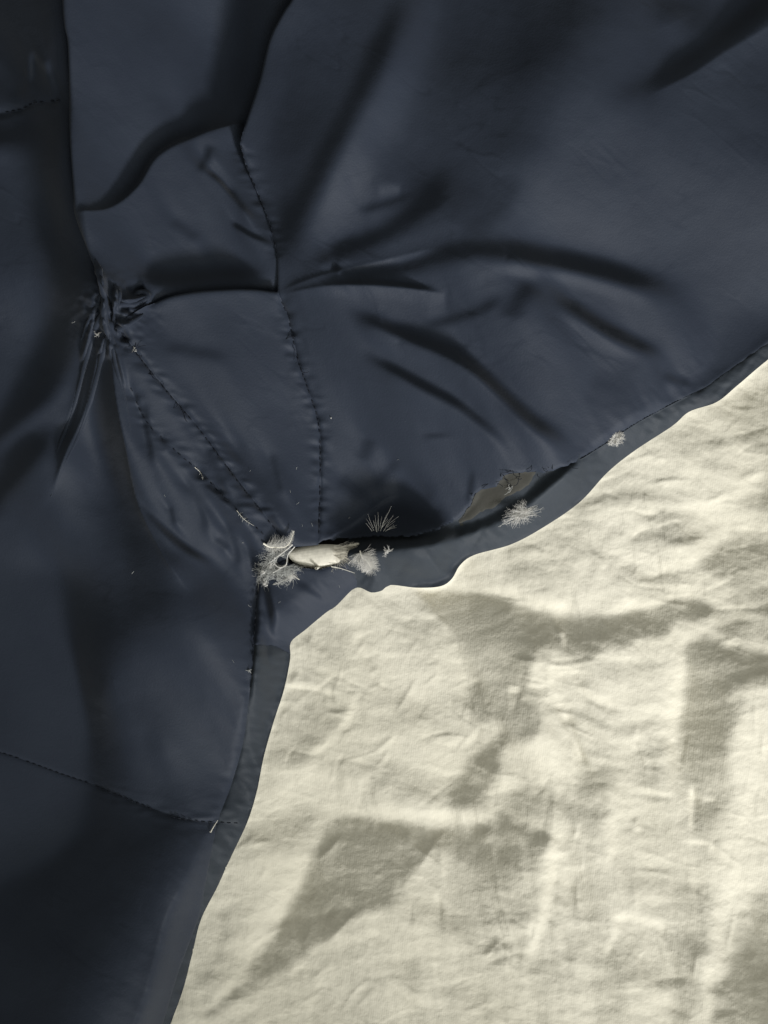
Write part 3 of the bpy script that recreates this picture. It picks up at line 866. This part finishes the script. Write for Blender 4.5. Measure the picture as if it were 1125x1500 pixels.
feather("feather", [(389,795,4),(397,800,6),(408,801,8),(420,800,9),(428,792,10),(433,777,10)], (19, 9), "small curled white feather above the left end of the hole", 12, n=260, quill_r=1.5, thick=.22, ang=1.25,
        prof=lambda t: max(.15, 1 - abs(t - .38)*1.3))
def clump(name, label, blobs, holes, n, seed, mat, flecks=(), strands=()):
    """matted down: fine strands wandering through a patch, with gaps left open"""
    r = random.Random(seed)
    x0, y0 = blobs[0][:2]; base = to_world(np.array(x0), np.array(y0), np.array(zat(x0, y0)))
    root = empty(name, tuple(base)); tag(root, label, "down clump")
    T = Tubes()
    for k in range(n):
        bx, by, rx, ry = r.choice(blobs)
        x, y = bx + r.gauss(0, rx*.55), by + r.gauss(0, ry*.55)
        a = r.uniform(0, 6.283); L = r.uniform(7, 20)
        c = curl((x, y, 0), a, L, r.uniform(-3, 3), 7, 0, wob=.35, r=r)
        if any((px-hx)**2 + (py-hy)**2 < hr*hr for hx, hy, hr in holes for px, py, _ in c): continue
        z0 = r.uniform(.5, 6)
        T.add([(px, py, zat(px, py) + z0 + 1.5*math.sin(i)) for i, (px, py, _) in enumerate(c)], .23, .1, 3)
    T.build("barbs", mat, root, base)
    Q = Tubes()
    for pts, r0, r1 in strands: Q.add(spline3(pts), r0, r1, 6)
    for fx, fy, fr in flecks:
        for k in range(14):
            a = r.uniform(0, 6.283)
            Q.add(curl((fx + r.gauss(0, fr*.4), fy + r.gauss(0, fr*.4), zat(fx, fy) + r.uniform(2, 7)), a, fr*1.3, r.uniform(-1, 1), 4, .2, r=r), .9, .4, 4)
    if Q.n: Q.build("strand", M_down, root, base)
clump("down_clump", "matted web of grey-white down with round gaps under the curled white feather", [(410,812,14,8),(400,826,12,8),(424,832,12,7),(408,838,14,7)], [(414,821,6),(427,822,4.5),(404,846,3)], 640, 21, M_grey,
      flecks=[(398,827,4.0)], strands=[([(431,797,7),(420,806,7),(408,815,6),(397,824,5)], .9, .6), ([(434,800,7),(424,812,7),(421,826,6),(410,832,5)], .8, .5),
      ([(405,815,6),(404,824,6),(412,830,6),(421,827,6),(423,818,6),(416,812,6)], .7, .5), ([(402,838,5),(412,832,6),(421,826,6)], .8, .5)])
clump("down_clump", "loose wispy clump of down with white flecks on the flap below the matted web", [(396,846,12,7),(414,848,14,5),(388,838,6,8)], [(402,850,3)], 170, 22, M_grey,
      flecks=[(392,853,3.5),(388,836,2.5)])
tuft("down_tuft", 427, 844, 6, 160, "bright white dab of down just below the feather filling the hole", 23, flat=.5, thick=.6)
feather("feather", [(440,848,2),(428,842,3),(416,850,3),(402,855,2)], 5, "thin wispy feather trailing below the matted clump", 24, n=26, thick=.35, quill_r=.5)
feather("feather", [(464,832,4),(474,828,6),(484,823,6),(494,820,5)], (3, 3), "short bright sliver of feather along the lower lip of the hole", 25, n=40, quill_r=1.8, thick=.5, ang=.5)
feather("feather", [(528,806,6),(530,814,8),(538,822,7),(545,832,5)], (22, 21), "fanned white down feather at the right end of the hole", 26, n=330, quill_r=1.2, thick=.26, ang=1.0,
        prof=lambda t: .55 + .5*(1-t))
feather("feather", [(502,800,3),(514,798,4),(526,795,4)], (4, 8), "short cream feather tucked between the hole and the fanned feather", 27, mat=M_vane, n=60, quill_r=1.0, thick=.5, ang=.7)
tuft("down_tuft", 536, 834, 8, 36, "ragged scrap of down below the fanned feather", 28, flat=.4, thick=.45)
feather("feather", [(486,829,2),(500,832,2),(520,839,2)], (2, 2), "single hair-thin barb lying right of the hole on the hem flap", 29, n=6, quill_r=.6, thick=.3)
tuft("down_tuft", 567, 806, 8, 24, "tiny white fleck of down on the hem band right of the fanned feather", 30, flat=.3, aspect=1.8, thick=.5, rot=-.2)

# spray of barbs poking out of the slit
def spray():
    x, y = 556, 776
    z = zat(556, 778)
    base = to_world(np.array(x), np.array(y), np.array(z)); root = empty("feather", tuple(base))
    tag(root, "fan of stiff grey-white barbs poking upwards out of the dark slit", "feather")
    r = random.Random(9); T = Tubes()
    for k in range(20):
        u = k/19
        a = -2.2 + 1.75*u + r.uniform(-.1, .1)
        L = (19 + 10*math.sin(u*3.0))*r.uniform(.6, 1.15)
        T.add(curl((x - 9 + 20*u + r.uniform(-2, 2), y + r.uniform(-5, 3), z + 2), a, L, r.uniform(-.1, .35), 6, .35, r=r), .32, .1, 3)
    T.build("barbs", M_down, root, base)
spray()
tuft("down_tuft", 762, 752, 14, 420, "spiky white down tuft sticking out of the hem band below the open seam", 33, flat=.45, aspect=1.7, rot=-.4, thick=.28)
tuft("down_tuft", 897, 643, 10, 620, "dense white down tuft plugging the right end of the burst seam", 34, flat=.8, aspect=1.15, rot=-.5, thick=.42)
tuft("down_speck", 213, 523, 5, 16, "tiny bright down speck near the top of the torn seam", 35, thick=.45, cat="down speck")
tuft("down_speck", 160, 500, 5, 12, "minute pale down speck on the gathered knot of fabric", 36, thick=.4, cat="down speck")
tuft("down_speck", 486, 614, 2.2, 8, "isolated white speck on the panel right of the puckered seam", 37, thick=.5, cat="down speck")
feather("feather", [(311,1214,2),(315,1207,3),(321,1198,3)], (2, 2), "short white barb on the bottom seam beside the hem", 38, n=10, quill_r=1.1, thick=.4)
feather("feather", [(292,686,2),(300,694,2),(304,704,2)], (4, 4), "faint grey wisp snagged in the stitching of the narrow strip", 39, mat=M_grey, n=7, quill_r=.35, thick=.25)
feather("feather", [(352,748,2),(362,760,2),(376,770,2)], (6, 5), "frayed grey wisp on the narrow strip above the curled feather", 40, mat=M_grey, n=9, quill_r=.35, thick=.25)
tuft("down_speck", 368, 978, 4, 12, "small grey down speck on the hem stitching below the flap", 41, mat=M_grey, thick=.5, cat="down speck")
tuft("down_tuft", 745, 715, 12, 12, "sparse grey fibres caught on the lining inside the open seam", 42, mat=M_grey, thick=.4, flat=.3, barbules=False)

# loose navy threads along the burst edge and short lint on the shell
def loose_threads():
    r = random.Random(77); T = Tubes()
    for (x, y) in [(690,728),(702,714),(722,708),(733,700),(745,694),(772,690),(800,689),(826,680),(744,706),(758,700),(783,694),(236,556),(252,578),(268,596),(281,612),(222,536),(214,520),(437,520),(446,545),(433,498)]:
        for k in range(r.choice((1, 2, 2, 3))):
            T.add(curl((x + r.uniform(-4, 4), y + r.uniform(-3, 3), zat(x, y) + 1), r.uniform(0, 6.3), r.uniform(7, 17), r.uniform(-2, 2), 7, .3, wob=.3, r=r), .5, .35, 4)
    tag(T.build("loose_thread", M_thread, jacket), kind="stuff")
loose_threads()
def lint():
    r = random.Random(78); T = Tubes()
    for k in range(22):
        if k < 15: x, y = r.gauss(420, 90), r.gauss(770, 75)
        else: x, y = r.uniform(0, 1000), r.uniform(350, 1150)
        i = int(np.clip(np.searchsorted(xs, x), 1, NX-2)); j = int(np.clip(np.searchsorted(ys, y), 1, NY-2))
        if SDO[j, i] < 12: continue
        T.add(curl((x, y, zat(x, y) + .4), r.uniform(0, 6.3), r.uniform(2, 7), r.uniform(-1.5, 1.5), 4, .1, r=r), .24, .16, 3)
    o = T.build("lint", M_grey); tag(o, "fine pale lint and broken barbs scattered over the navy cloth round the hole", "lint", kind="stuff")
lint()
